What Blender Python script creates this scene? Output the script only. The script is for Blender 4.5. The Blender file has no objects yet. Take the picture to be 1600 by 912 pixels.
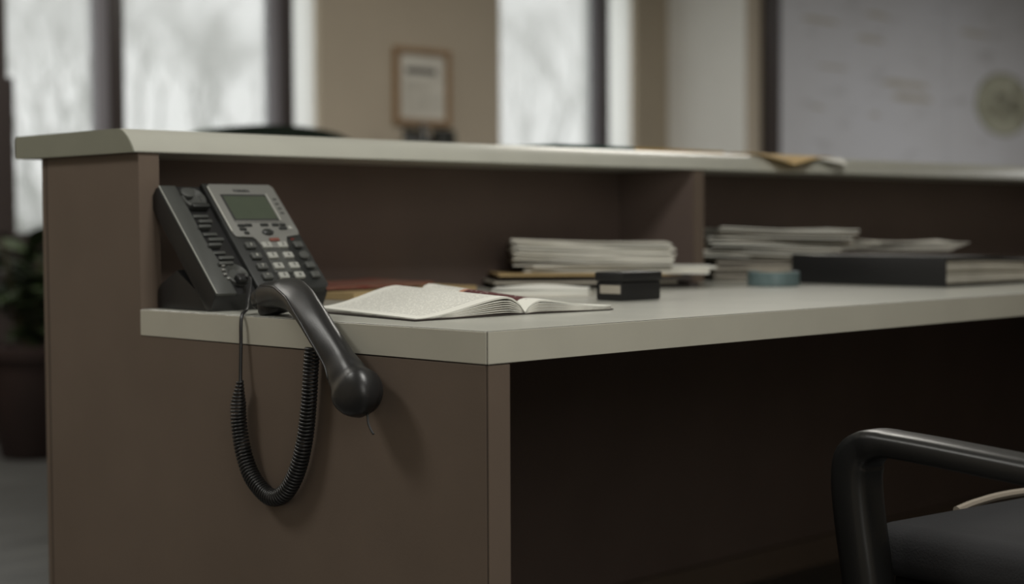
import bpy, bmesh, math, random
from mathutils import Vector, Matrix
random.seed(7)
C = bpy.context.scene.collection
sc = bpy.context.scene
V = Vector

# ------------------------------------------------------------------ camera
yaw, pitch, roll = 0.7814, -0.0432, -0.0049
dv = V((math.sin(yaw)*math.cos(pitch), math.cos(yaw)*math.cos(pitch), math.sin(pitch)))
rv = V((math.cos(yaw), -math.sin(yaw), 0)); uv_ = rv.cross(dv)
r2 = rv*math.cos(roll)+uv_*math.sin(roll); u2 = -rv*math.sin(roll)+uv_*math.cos(roll)
cam = bpy.data.cameras.new('camera'); camo = bpy.data.objects.new('camera', cam); C.objects.link(camo)
m = Matrix((r2, u2, -dv)).transposed().to_4x4(); m.translation = V((-1.3241, -1.377, 0.8688))
camo.matrix_world = m
cam.sensor_width = 36; cam.lens = 2523.6/1600*36
cam.dof.use_dof = True; cam.dof.focus_distance = 2.12; cam.dof.aperture_fstop = 2.5
cam.clip_start = .02
sc.camera = camo
# ------------------------------------------------------------------ world, lights, exposure
w = bpy.data.worlds.new('overcast'); sc.world = w; w.use_nodes = True
bgn = w.node_tree.nodes['Background']; bgn.inputs[0].default_value = (0.955, 0.965, 0.955, 1); bgn.inputs[1].default_value = 1.56
def area(name, loc, target, sx, sy, power, col):
    l = bpy.data.lights.new(name, 'AREA'); l.shape = 'RECTANGLE'; l.size = sx; l.size_y = sy; l.energy = power; l.color = col
    o = bpy.data.objects.new(name, l); C.objects.link(o); o.location = loc
    o.rotation_euler = (V(target)-V(loc)).to_track_quat('-Z', 'Y').to_euler(); return o
area('left_ceiling_lamp', (-1.5, 1.6, 2.66), (-1.5, 1.6, 0), .7, .7, 28, (1, .985, .93))
area('front_left_fill', (-1.5, -2.3, 1.75), (.1, .2, .8), 1.3, 1.2, 17.5, (1, .98, .92))  # added fill from the front left, no window there
area('front_ceiling_lamp', (.15, -.8, 2.66), (.15, -.8, 0), .7, .7, 37, (1, .985, .93))
area('back_wall_fill', (3.6, 2.2, 2.66), (3.6, 2.2, 0), 1.2, .6, 36, (1, .96, .88))  # added light to lift the back wall
area('return_face_fill', (.3, 3.7, 2.66), (.3, 3.7, 0), 1.2, .6, 62, (1, .97, .90))  # added grazing light to brighten the white return face
area('whiteboard_fill', (7.6, 1.2, 2.66), (7.6, 1.2, 0), 1.2, .6, 78, (1, .99, .98))  # added light to brighten the whiteboard
sc.view_settings.view_transform = 'Standard'; sc.view_settings.look = 'None'
sc.view_settings.exposure = 0.0; sc.view_settings.gamma = 1.0

# ------------------------------------------------------------------ materials
def mat(name, col, rough=.5, spec=.5, metal=0, var=.0, vscale=8, bump=0, bscale=60, coat=0, stretch=None, col2=None):
    m = bpy.data.materials.new(name); m.use_nodes = True
    nt = m.node_tree; b = nt.nodes['Principled BSDF']
    b.inputs['Base Color'].default_value = (*col, 1); b.inputs['Roughness'].default_value = rough
    b.inputs['Metallic'].default_value = metal; b.inputs['Specular IOR Level'].default_value = spec
    b.inputs['Coat Weight'].default_value = coat
    tc = nt.nodes.new('ShaderNodeTexCoord'); mp = nt.nodes.new('ShaderNodeMapping')
    nt.links.new(tc.outputs['Object'], mp.inputs['Vector'])
    if stretch: mp.inputs['Scale'].default_value = stretch
    if var or col2:
        n = nt.nodes.new('ShaderNodeTexNoise'); n.inputs['Scale'].default_value = vscale; n.inputs['Detail'].default_value = 4
        nt.links.new(mp.outputs[0], n.inputs['Vector'])
        r = nt.nodes.new('ShaderNodeValToRGB'); r.color_ramp.elements[0].position = .3; r.color_ramp.elements[1].position = .7
        c2 = col2 if col2 else tuple(min(1, c*(1+var)) for c in col)
        c1 = col if col2 else tuple(c*(1-var) for c in col)
        r.color_ramp.elements[0].color = (*c1, 1); r.color_ramp.elements[1].color = (*c2, 1)
        nt.links.new(n.outputs['Fac'], r.inputs[0]); nt.links.new(r.outputs[0], b.inputs['Base Color'])
    if bump:
        n = nt.nodes.new('ShaderNodeTexNoise'); n.inputs['Scale'].default_value = bscale; n.inputs['Detail'].default_value = 3
        nt.links.new(mp.outputs[0], n.inputs['Vector'])
        bp = nt.nodes.new('ShaderNodeBump'); bp.inputs['Strength'].default_value = bump; bp.inputs['Distance'].default_value = .002
        nt.links.new(n.outputs['Fac'], bp.inputs['Height']); nt.links.new(bp.outputs[0], b.inputs['Normal'])
    return m
M = dict(
    panel=mat('taupe_laminate', (.142, .108, .084), .55, .3, var=.07, vscale=5, bump=.05, bscale=300),
    panel_in=mat('taupe_laminate_inner', (.150, .113, .098), .6, .25, var=.07, vscale=5),
    seam=mat('seam_dark', (.03, .024, .02), .8),
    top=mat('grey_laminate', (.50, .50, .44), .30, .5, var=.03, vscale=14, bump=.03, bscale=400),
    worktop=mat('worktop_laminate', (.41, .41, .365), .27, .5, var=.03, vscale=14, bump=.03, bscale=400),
    edge=mat('grey_edge_band', (.47, .455, .385), .42, .4, var=.04, vscale=9, bump=.04, bscale=200),
    edge_dark=mat('olive_grey_end', (.24, .245, .195), .42, .4, var=.04, vscale=9),
    wall=mat('beige_paint', (.46, .40, .315), .85, .2, var=.03, vscale=3, bump=.1, bscale=120),
    white=mat('white_paint', (.88, .88, .85), .7, .3, var=.02, vscale=3),
    ceil=mat('ceiling_paint', (.7, .68, .62), .9, .2),
    floor=mat('grey_floor', (.060, .060, .057), .32, .5, var=.2, vscale=2.5, stretch=(1, 4, 1)),
    frame_dark=mat('brown_aluminium', (.038, .029, .027), .35, .5),
    frame_lit=mat('lit_mullion_grey', (.22, .21, .23), .5, .4),  # mullion side tone with the daylight painted in
    black=mat('black_plastic', (.014, .014, .0145), .36, .5, bump=.05, bscale=500),
    phone=mat('charcoal_plastic', (.022, .0235, .0225), .42, .5, bump=.06, bscale=500),
    cradle=mat('charcoal_cradle', (.068, .071, .067), .40, .5),
    bezel=mat('silver_plastic', (.235, .236, .222), .38, .5, metal=.25),
    screen=mat('lcd_green', (.068, .083, .060), .25, .5, var=.05, vscale=30),
    key=mat('grey_key', (.075, .078, .073), .4, .5),
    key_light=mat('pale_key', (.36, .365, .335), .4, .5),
    ink=mat('dark_ink', (.02, .02, .02), .6),
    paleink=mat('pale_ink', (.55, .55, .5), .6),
    red=mat('red_plastic', (.25, .03, .02), .5),
    paper=mat('white_paper', (.70, .695, .64), .8, .2, var=.03, vscale=12),
    paper2=mat('grey_paper', (.63, .61, .545), .85, .2, var=.10, vscale=14),
    paper3=mat('aged_paper', (.42, .39, .33), .85, .2, var=.12, vscale=14),
    manila=mat('manila_card', (.50, .34, .13), .75, .2, var=.08, vscale=10),
    tan=mat('tan_card', (.45, .33, .17), .8, .2, var=.1, vscale=10),
    redcard=mat('red_card', (.17, .042, .034), .7, .3, var=.3, vscale=14, col2=(.23, .14, .10)),
    darkcard=mat('dark_card', (.045, .036, .032), .7, .3, var=.2, vscale=8),
    binder=mat('black_vinyl', (.012, .012, .0125), .42, .4, bump=.1, bscale=200),
    tape=mat('teal_tape', (.115, .165, .170), .35, .5, var=.12, vscale=40),
    core=mat('card_core', (.45, .37, .28), .8),
    oak=mat('oak_wood', (.27, .165, .08), .5, .4, var=.15, vscale=6, stretch=(1, 1, 8)),
    terracotta=mat('brown_pot', (.018, .0095, .008), .6, .3, var=.15, vscale=6),
    soil=mat('soil', (.03, .022, .016), .95),
    leaf=mat('dark_leaf', (.013, .026, .012), .45, .4, vscale=2, col2=(.04, .05, .018)),
    stem=mat('plant_stem', (.07, .06, .03), .7),
    bark=mat('pale_bark', (.36, .35, .33), .9, .2, var=.2, vscale=3),
    twig=mat('fine_twigs', (.40, .385, .35), .9, .2),
    grass=mat('pale_ground', (.52, .55, .53), .95, .1, var=.15, vscale=.6),  # ground brightened to bounce more light at the frosted panes
    hedge=mat('winter_shrub', (.10, .12, .08), .9, .1, vscale=3, col2=(.22, .23, .17)),
    green=mat('dark_green_fabric', (.018, .030, .020), .8, .2, bump=.2, bscale=300),
    seat=mat('charcoal_fabric', (.028, .028, .0295), .85, .2, bump=.3, bscale=350),
    arm=mat('black_arm_plastic', (.012, .012, .0118), .33, .5, bump=.05, bscale=300),
    chrome=mat('dull_steel', (.35, .35, .35), .35, .5, metal=1),
    cream=mat('cream_edge', (.30, .26, .21), .7),
    glassdark=mat('dark_bottle', (.02, .022, .02), .2, .5),
    folder_green=mat('dark_green_card', (.03, .075, .062), .5, .4),
)
# page print: faint text lines from uv, red picture on the right page
def page_mat(name, pic):
    m = bpy.data.materials.new(name); m.use_nodes = True; nt = m.node_tree; b = nt.nodes['Principled BSDF']
    b.inputs['Roughness'].default_value = .75; b.inputs['Specular IOR Level'].default_value = .25
    L = nt.links; N = nt.nodes.new
    uv = N('ShaderNodeUVMap'); sep = N('ShaderNodeSeparateXYZ'); L.new(uv.outputs[0], sep.inputs[0])
    def math_(op, a, b_=None, c=None):
        n = N('ShaderNodeMath'); n.operation = op
        for i, x in enumerate((a, b_, c)):
            if x is None: continue
            if isinstance(x, (int, float)): n.inputs[i].default_value = x
            else: L.new(x, n.inputs[i])
        return n.outputs[0]
    u, v = sep.outputs[0], sep.outputs[1]
    line = math_('LESS_THAN', math_('FRACT', math_('MULTIPLY', v, 34)), .42)
    nz = N('ShaderNodeTexNoise'); nz.inputs['Scale'].default_value = 1; nz.inputs['Detail'].default_value = 2
    mp = N('ShaderNodeMapping'); mp.inputs['Scale'].default_value = (60, 34, 1); L.new(uv.outputs[0], mp.inputs[0]); L.new(mp.outputs[0], nz.inputs['Vector'])
    words = math_('GREATER_THAN', nz.outputs['Fac'], .44)
    inx = math_('MULTIPLY', math_('GREATER_THAN', u, .12), math_('LESS_THAN', u, .88))
    iny = math_('MULTIPLY', math_('GREATER_THAN', v, .08), math_('LESS_THAN', v, .92))
    txt = math_('MULTIPLY', math_('MULTIPLY', line, words), math_('MULTIPLY', inx, iny))
    mix = N('ShaderNodeMix'); mix.data_type = 'RGBA'
    mix.inputs[6].default_value = (.66, .655, .60, 1); mix.inputs[7].default_value = (.34, .335, .31, 1)
    L.new(math_('MULTIPLY', txt, .75), mix.inputs[0]); out = mix.outputs[2]
    if pic:
        vor = N('ShaderNodeTexVoronoi'); vor.inputs['Scale'].default_value = 26; L.new(uv.outputs[0], vor.inputs['Vector'])
        rp = N('ShaderNodeValToRGB'); e = rp.color_ramp.elements; e[0].position = .05; e[0].color = (.45, .40, .36, 1); e[1].position = .3; e[1].color = (.075, .02, .02, 1)
        L.new(vor.outputs['Distance'], rp.inputs[0])
        inp = math_('MULTIPLY', math_('MULTIPLY', math_('GREATER_THAN', v, .13), math_('LESS_THAN', v, .62)), math_('LESS_THAN', u, .30))
        m2 = N('ShaderNodeMix'); m2.data_type = 'RGBA'; L.new(inp, m2.inputs[0]); L.new(out, m2.inputs[6]); L.new(rp.outputs[0], m2.inputs[7]); out = m2.outputs[2]
        edge = math_('MULTIPLY', math_('MULTIPLY', math_('GREATER_THAN', v, .62), math_('LESS_THAN', v, .66)), math_('LESS_THAN', u, .30))
        m3 = N('ShaderNodeMix'); m3.data_type = 'RGBA'; L.new(edge, m3.inputs[0]); L.new(out, m3.inputs[6]); m3.inputs[7].default_value = (.42, .22, .15, 1); out = m3.outputs[2]
    L.new(out, b.inputs['Base Color']); return m
M['page'] = page_mat('printed_page', False); M['page_pic'] = page_mat('printed_picture_page', True)
# window glass: partly clear, partly scattering to put in the outdoor haze
g = bpy.data.materials.new('hazy_window_glass'); g.use_nodes = True; nt = g.node_tree; nt.nodes.remove(nt.nodes['Principled BSDF'])
o_ = nt.nodes['Material Output']; mx = nt.nodes.new('ShaderNodeMixShader'); t1 = nt.nodes.new('ShaderNodeBsdfTransparent'); t2 = nt.nodes.new('ShaderNodeBsdfTranslucent')
t1.inputs[0].default_value = (.80, .80, .795, 1); t2.inputs[0].default_value = (.80, .81, .80, 1); mx.inputs[0].default_value = .30
nt.links.new(t1.outputs[0], mx.inputs[1]); nt.links.new(t2.outputs[0], mx.inputs[2]); nt.links.new(mx.outputs[0], o_.inputs[0])
M['glass'] = g
g = bpy.data.materials.new('frosted_glass'); g.use_nodes = True; nt = g.node_tree; nt.nodes.remove(nt.nodes['Principled BSDF'])
t2 = nt.nodes.new('ShaderNodeBsdfTranslucent'); t2.inputs[0].default_value = (.97, .97, .96, 1); df = nt.nodes.new('ShaderNodeBsdfTransparent'); df.inputs[0].default_value = (.96, .96, .95, 1)
mx = nt.nodes.new('ShaderNodeMixShader'); mx.inputs[0].default_value = .5
nt.links.new(t2.outputs[0], mx.inputs[1]); nt.links.new(df.outputs[0], mx.inputs[2]); nt.links.new(mx.outputs[0], nt.nodes['Material Output'].inputs[0])
M['frosted'] = g
# whiteboard with smeared marker residue
def board_mat():
    m = mat('worn_whiteboard', (.62, .635, .68), .35, .5); nt = m.node_tree; b = nt.nodes['Principled BSDF']; L = nt.links
    tc = [n for n in nt.nodes if n.type == 'TEX_COORD'][0]
    prev = None
    base = nt.nodes.new('ShaderNodeMix'); base.data_type = 'RGBA'; base.inputs[6].default_value = (.63, .645, .69, 1); base.inputs[7].default_value = (.50, .495, .49, 1)
    n1 = nt.nodes.new('ShaderNodeTexNoise'); n1.inputs['Scale'].default_value = 1.1; n1.inputs['Detail'].default_value = 5; L.new(tc.outputs['Object'], n1.inputs['Vector'])
    L.new(n1.outputs['Fac'], base.inputs[0])
    mp = nt.nodes.new('ShaderNodeMapping'); mp.inputs['Scale'].default_value = (2.2, 1, 9); L.new(tc.outputs['Object'], mp.inputs[0])
    n2 = nt.nodes.new('ShaderNodeTexNoise'); n2.inputs['Scale'].default_value = 1.4; n2.inputs['Detail'].default_value = 4; L.new(mp.outputs[0], n2.inputs['Vector'])
    r = nt.nodes.new('ShaderNodeValToRGB'); r.color_ramp.elements[0].position = .56; r.color_ramp.elements[0].color = (0, 0, 0, 1); r.color_ramp.elements[1].position = .72; r.color_ramp.elements[1].color = (.5, .5, .5, 1)
    L.new(n2.outputs['Fac'], r.inputs[0])
    mix = nt.nodes.new('ShaderNodeMix'); mix.data_type = 'RGBA'; L.new(r.outputs[0], mix.inputs[0]); L.new(base.outputs[2], mix.inputs[6]); mix.inputs[7].default_value = (.33, .325, .32, 1)
    L.new(mix.outputs[2], b.inputs['Base Color']); return m
M['board'] = board_mat()

# ------------------------------------------------------------------ mesh helpers (coordinates are world coordinates)
def flat(bm): pass
def link(name, bm, material, parent=None, smooth=False, local=False):
    """one mesh object; vertices come in world coordinates unless local"""
    me = bpy.data.meshes.new(name)
    bmesh.ops.recalc_face_normals(bm, faces=bm.faces)
    if not local:
        if parent is not None:
            off = V(parent['_o'])
        else:
            xs = [v.co for v in bm.verts]
            off = V(((min(c.x for c in xs)+max(c.x for c in xs))/2, (min(c.y for c in xs)+max(c.y for c in xs))/2, min(c.z for c in xs)))
        bmesh.ops.translate(bm, verts=bm.verts, vec=-off)
    else: off = V((0, 0, 0))
    bm.to_mesh(me); bm.free()
    if smooth:
        for p in me.polygons: p.use_smooth = True
        if smooth != 'all': me.set_sharp_from_angle(angle=math.radians(38))
    if isinstance(material, (list, tuple)):
        for x in material: me.materials.append(M[x])
    else: me.materials.append(M[material])
    o = bpy.data.objects.new(name, me); C.objects.link(o)
    if parent is not None: o.parent = parent; o['_o'] = parent['_o']
    elif not local: o.location = off; o['_o'] = tuple(off)
    return o
def thing(name, loc, label, cat, group=None, rz=0):
    o = bpy.data.objects.new(name, None); C.objects.link(o); o.location = loc; o.rotation_euler.z = rz
    o.empty_display_size = .05; o['_o'] = tuple(loc); return tag(o, label, cat, group)
def tag(o, label, cat, group=None):
    o['label'] = label; o['category'] = cat
    if group: o['group'] = group
    return o
def struct(o): o['kind'] = 'structure'; return o
def box(bm, x0, x1, y0, y1, z0, z1, bev=0, seg=2, mx_=None):
    vs = [bm.verts.new((x, y, z)) for x in (x0, x1) for y in (y0, y1) for z in (z0, z1)]
    f = [(0, 1, 3, 2), (4, 6, 7, 5), (0, 4, 5, 1), (2, 3, 7, 6), (0, 2, 6, 4), (1, 5, 7, 3)]
    fs = [bm.faces.new([vs[i] for i in q]) for q in f]
    if mx_ is not None: bmesh.ops.transform(bm, matrix=mx_, verts=vs)
    if bev:
        es = list({e for q in fs for e in q.edges})
        bmesh.ops.bevel(bm, geom=es, offset=bev, segments=seg, affect='EDGES', profile=.6)
    return bm
def bx(*a, **k): return box(bmesh.new(), *a, **k)
def prism(bm, pts, fn, lo, hi, bev=0, seg=2):
    """extrude a 2d polygon; fn(a,b,t) -> 3d"""
    A = [bm.verts.new(fn(a, b, lo)) for a, b in pts]; B = [bm.verts.new(fn(a, b, hi)) for a, b in pts]
    n = len(pts); fs = [bm.faces.new(A), bm.faces.new(B[::-1])]
    for i in range(n): fs.append(bm.faces.new((A[i], B[i], B[(i+1) % n], A[(i+1) % n])))
    if bev:
        bmesh.ops.bevel(bm, geom=list({e for q in fs for e in q.edges}), offset=bev, segments=seg, affect='EDGES', profile=.6)
    return bm
def tube(bm, pts, rad, sides=8, cap=True):
    pts = [V(p) for p in pts]; n = len(pts); rings = []; prev = None
    for i, p in enumerate(pts):
        t = (pts[min(i+1, n-1)]-pts[max(i-1, 0)]).normalized()
        if prev is None:
            a = t.orthogonal().normalized()
        else:
            a = (prev - t*prev.dot(t)).normalized()
        prev = a; b = t.cross(a); r = rad[i] if isinstance(rad, (list, tuple)) else rad
        rings.append([bm.verts.new(p+(a*math.cos(2*math.pi*k/sides)+b*math.sin(2*math.pi*k/sides))*r) for k in range(sides)])
    for i in range(n-1):
        for k in range(sides):
            bm.faces.new((rings[i][k], rings[i][(k+1) % sides], rings[i+1][(k+1) % sides], rings[i+1][k]))
    if cap: bm.faces.new(rings[0][::-1]); bm.faces.new(rings[-1])
    return bm
def lathe(bm, prof, mx_=None, sides=28, a0=0):
    rings = []; vs = []
    for r, z in prof:
        if r < 1e-6: ring = [bm.verts.new((0, 0, z))]
        else: ring = [bm.verts.new((r*math.cos(2*math.pi*k/sides+a0), r*math.sin(2*math.pi*k/sides+a0), z)) for k in range(sides)]
        rings.append(ring); vs += ring
    for A, B in zip(rings, rings[1:]):
        if len(A) == 1 and len(B) == 1: continue
        for k in range(sides):
            k2 = (k+1) % sides
            if len(A) == 1: bm.faces.new((A[0], B[k], B[k2]))
            elif len(B) == 1: bm.faces.new((A[k], A[k2], B[0]))
            else: bm.faces.new((A[k], A[k2], B[k2], B[k]))
    if len(rings[0]) > 1: bm.faces.new(rings[0][::-1])
    if len(rings[-1]) > 1: bm.faces.new(rings[-1])
    if mx_ is not None: bmesh.ops.transform(bm, matrix=mx_, verts=vs)
    return bm
def frame_mx(o, x, y, z):
    m = Matrix((V(x), V(y), V(z))).transposed().to_4x4(); m.translation = V(o); return m
def spline(pts, n):
    """Catmull-Rom through pts, n samples per span"""
    P = [V(p) for p in pts]; P = [P[0]*2-P[1]]+P+[P[-1]*2-P[-2]]; out = []
    for i in range(1, len(P)-2):
        for k in range(n):
            t = k/n; a, b, c, d = P[i-1:i+3]
            out.append(.5*((2*b)+(c-a)*t+(2*a-5*b+4*c-d)*t*t+(3*b-a-3*c+d)*t**3))
    out.append(P[-2]); return out
def sheet(bm, fn, nu, nv, th=0, uvl=True):
    """grid fn(u,v)->3d, closed into a thin solid of thickness th below"""
    up = [[bm.verts.new(fn(i/nu, j/nv)) for j in range(nv+1)] for i in range(nu+1)]
    uvlay = bm.loops.layers.uv.verify()
    def quad(a, b, c, d, uvs=None):
        f = bm.faces.new((a, b, c, d))
        if uvs:
            for l, q in zip(f.loops, uvs): l[uvlay].uv = q
        return f
    for i in range(nu):
        for j in range(nv):
            quad(up[i][j], up[i+1][j], up[i+1][j+1], up[i][j+1], [(i/nu, j/nv), ((i+1)/nu, j/nv), ((i+1)/nu, (j+1)/nv), (i/nu, (j+1)/nv)])
    if th:
        lo = [[bm.verts.new(up[i][j].co-V((0, 0, th if not callable(th) else th(i/nu, j/nv)))) for j in range(nv+1)] for i in range(nu+1)]
        for i in range(nu):
            for j in range(nv): quad(lo[i][j], lo[i][j+1], lo[i+1][j+1], lo[i+1][j])
        for i in range(nu):
            quad(up[i][0], lo[i][0], lo[i+1][0], up[i+1][0]); quad(up[i][nv], up[i+1][nv], lo[i+1][nv], lo[i][nv])
        for j in range(nv):
            quad(up[0][j], up[0][j+1], lo[0][j+1], lo[0][j]); quad(up[nu][j], lo[nu][j], lo[nu][j+1], up[nu][j+1])
    return bm
XY = lambda z0: (lambda a, b, t: (a, b, t))

# ------------------------------------------------------------------ setting
H = .74
struct(link('floor', bx(-3.2, 11, -3.2, 5.0, -.1, 0), 'floor'))
struct(link('ceiling', bx(-3.2, 11, -3.2, 5.0, 2.7, 2.8), 'ceil'))
WY, FY = 4.6, 4.603      # inner face of the window wall, window frame line
W1 = (.55, 3.3524); W2 = (4.5246, 5.5902); SZ, HZ = .80, 2.35
bm = bmesh.new()
for x0, x1 in ((-3.2, W1[0]), (W1[1], W2[0]), (W2[1], 11)): box(bm, x0, x1, WY, 5.0, 0, 2.7)
for x0, x1 in (W1, W2):
    box(bm, x0, x1, WY, 5.0, 0, SZ-.02); box(bm, x0, x1, WY, 5.0, HZ, 2.7)
struct(link('wall_back', bm, 'wall'))
# white reveals and sills outside the frame, inner sill board
k = 0
for x0, x1 in (W1, W2):
    for bm, nm in ((bx(x1-.012, x1, FY+.07, 5.0, SZ, HZ), 'r'), (bx(x0, x0+.012, FY+.07, 5.0, SZ, HZ), 'l'), (bx(x0, x1, WY-.05, 5.0, SZ-.02, SZ), 's'), (bx(x0, x1, FY+.07, 5.0, HZ-.012, HZ), 'h')):
        k += 1; struct(link('trim_%d' % k, bm, 'frame_dark' if nm == 's' else 'white'))
def window(n, x0, x1, mulls, frosted, fd=.06):
    bm = bmesh.new()
    box(bm, x0, x1, FY, FY+fd, SZ, SZ+.035); box(bm, x0, x1, FY, FY+fd, HZ-.05, HZ)
    fr = struct(link('window_%d' % n, bm, 'frame_dark'))
    for a, b, c in mulls:     # a-b side face with its light painted grey, b-c dark front cap
        o = link('mullion', bx(b, c, FY-.012, FY+fd, SZ+.035, HZ-.05), 'frame_dark', fr)
        link('lit_side', bx(a, b-.0005, FY+.004, FY+fd, SZ+.035, HZ-.05), 'frame_lit', o)
    xs = [x0]+[v for ab in mulls for v in (ab[0], ab[2])]+[x1]
    for i, (a, b) in enumerate(zip(xs[::2], xs[1::2])):
        if b-a > .1:
            fz = i == len(mulls) and frosted
            link('frosted_pane' if fz else 'pane', bx(a, b, FY+.03, FY+.0305 if fz else FY+.034, SZ+.035, HZ-.05), 'frosted' if fz else 'glass', fr)
    return fr
window(1, W1[0], W1[1], [(.60, .66, .72), (1.25, 1.29, 1.35), (1.70, 1.72, 1.785), (2.1933, 2.2532, 2.3139), (3.0822, 3.1358, 3.1973)], True)
window(2, W2[0], W2[1], [(5.2541, 5.305, 5.3589)], True)
# lower opening sash stile beside the left pane
st = struct(link('trim_20', bx(1.786, 1.812, FY-.014, FY+.04, SZ, 1.45), 'frame_dark'))
# return of the wall that carries the whiteboard
struct(link('wall_right', bx(5.8814, 11, 4.05, WY, 0, 2.7), 'wall'))
struct(link('trim_21', bx(5.872, 5.8814, 4.052, WY-.001, 0, 2.7), 'white'))
struct(link('wall_right_end', bx(11, 11.1, -3.2, 5, 0, 2.7), 'wall'))
struct(link('wall_front', bx(-3.2, 11, -3.3, -3.2, 0, 2.7), 'wall'))
struct(link('wall_left', bx(-3.3, -3.2, -3.2, 5, 0, 2.7), 'wall'))
struct(link('baseboard_back', bx(-3.2, 5.87, WY-.015, WY, 0, .09), 'frame_dark'))
struct(link('trim_22', bx(.5, 3.5, WY-.012, WY-.0005, .091, SZ-.021), 'frame_dark'))  # added dark panel keeping the lamp-lit wall below the sill dim
bm = bmesh.new()
box(bm, -8, 90, 5.0, 90, -.5, -.35)
struct(link('ground_outside', bm, 'grass'))

# ------------------------------------------------------------------ reception desk
TX = .0385
desk = thing('reception_desk', (1.5, .55, 0), 'taupe laminate reception desk with open knee hole and raised cubby', 'desk')
L_ = [(0.0026, 0), (1.036, 0), (1.036, .977), (.7585, .977), (.7585, .6985), (0.0026, .6985)]
link('end_panel', prism(bmesh.new(), L_, lambda a, b, t: (t, a, b), 0, .0365, .0008, 1), 'panel', desk)
link('front_edge_strip', bx(.0008, .0365, -.0010, .0004, 0.0, .6985), 'panel', desk)
link('corner_strip', bx(.0006, .0365, 1.0405, 1.0536, 0, .977, bev=.001), 'panel', desk)
link('seam', bx(.0020, .036, 1.0362, 1.0403, 0, .9765), 'seam', desk)
link('seam', bx(.0018, .036, .0006, .0025, 0, .6984), 'seam', desk)
link('seam', bx(.0022, .036, .0010, .757, .6986, .6999), 'seam', desk)  # dark strip standing in for the shadow line under the worktop
link('back_panel', bx(.0368, 3.2, .967, 1.03, .07, .977), 'panel_in', desk)
link('kick_board', bx(.0368, 3.2, .955, .985, 0, .069), 'panel', desk)
dvd = link('divider', bx(1.3326, 1.365, .7595, .9665, .7405, .9765), 'panel_in', desk)
link('edge_strip', bx(1.3326, 1.365, .758, .7594, .7405, .9765), 'panel', dvd)
link('divider', bx(3.2, 3.235, .05, 1.03, 0, .70), 'panel_in', desk)
link('divider', bx(3.2, 3.235, .758, 1.03, .7405, .9765), 'panel_in', desk)
# worktop
wt = thing('worktop', (1.4, .5, .70), 'pale grey laminate worktop with square edge bands', 'worktop')
wp = [(.0015, .0015), (3.25, .0015), (3.25, .9665), (.0375, .9665), (.0375, .7575), (.0015, .7575)]
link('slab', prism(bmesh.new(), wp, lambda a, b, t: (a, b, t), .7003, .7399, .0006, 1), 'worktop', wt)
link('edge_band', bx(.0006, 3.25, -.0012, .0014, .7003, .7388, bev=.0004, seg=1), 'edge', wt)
link('edge_band', bx(-.0012, .0014, .0008, .7575, .7003, .7388, bev=.0004, seg=1), 'edge', wt)
link('glue_line', bx(.0004, 3.25, .0001, .0014, .7388, .7394), 'seam', wt)
link('glue_line', bx(.0001, .0014, .0004, .7575, .7388, .7394), 'seam', wt)
link('glue_line', bx(.0, .0005, .0, .0007, .7003, .7390), 'seam', wt)
# transaction counter: moulded sloping front edge
ct = thing('counter_top', (1.5, .93, .977), 'raised pale grey counter top with a sloping moulded front edge', 'counter')
pr = [(.7537, .9790), (.7545, .9772), (.80, .977), (1.113, .977), (1.117, .981), (1.117, 1.010), (1.113, 1.0143), (.798, 1.0143), (.7925, 1.0137), (.786, 1.0115), (.779, 1.0075), (.770, 1.0005), (.7615, .9910), (.7555, .9828)]
link('slab', prism(bmesh.new(), pr, lambda a, b, t: (t, a, b), -.0095, 3.27), 'top', ct, smooth=True)
link('end_cap', prism(bmesh.new(), pr, lambda a, b, t: (t, a, b), -.012, -.0096), 'edge_dark', ct)  # end cap coloured darker than the slab

# ------------------------------------------------------------------ telephone
PO = V((.024, .5932, .7629)); PT = V((0, .6840, .7294)); PN = V((0, -.7294, .6840)); PX = V((1, 0, 0))
def P(x, v, h=0): return PO+PX*x+PT*v+PN*h
FM = frame_mx(PO, PX, PT, PN)
def fbox(x0, x1, v0, v1, h0, h1, bev=0, seg=2, bm=None): return box(bm or bmesh.new(), x0, x1, v0, v1, h0, h1, bev, seg, FM)
def fprism(pts, h0, h1, bev=0, seg=2): return prism(bmesh.new(), pts, lambda a, b, t: P(a, b, t), h0, h1, bev, seg)
tel = thing('desk_telephone', (.128, .68, .74), 'dark grey office telephone with green screen and empty cradle', 'telephone')
# hull: side profile (v,h) extruded in x; handset trough left lower than keypad side
hull = [(0, -.008), (.004, -.001), (.222, -.001), (.2246, -.006), (.221, -.030), (.205, -.034), (-.002, -.034), (-.006, -.026)]
link('body', prism(bmesh.new(), hull, lambda a, b, t: P(t, a, b), .0, .208, .002, 2), 'black', tel, smooth=True)
link('left_rail', fprism([(.001, .002), (.036, .002), (.0355, .060), (.030, .11), (.031, .16), (.030, .222), (.001, .222)], -.002, .0035, .0015), 'cradle', tel, smooth=True)
link('rail_highlight', tube(bmesh.new(), [P(.0012, .003, .003), P(.0012, .2215, .003)], .0009, 6), 'key_light', tel)  # pale tube paints the bright highlight along the rim
link('trough_floor', fprism([(.036, .002), (.074, .002), (.074, .222), (.030, .222), (.030, .11), (.036, .06)], -.002, .0008), 'black', tel)
link('main_panel', fprism([(.0745, .002), (.200, .002), (.2072, .008), (.2072, .215), (.202, .2225), (.0745, .2225)], -.003, .0085, .002), 'phone', tel, smooth=True)
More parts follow.
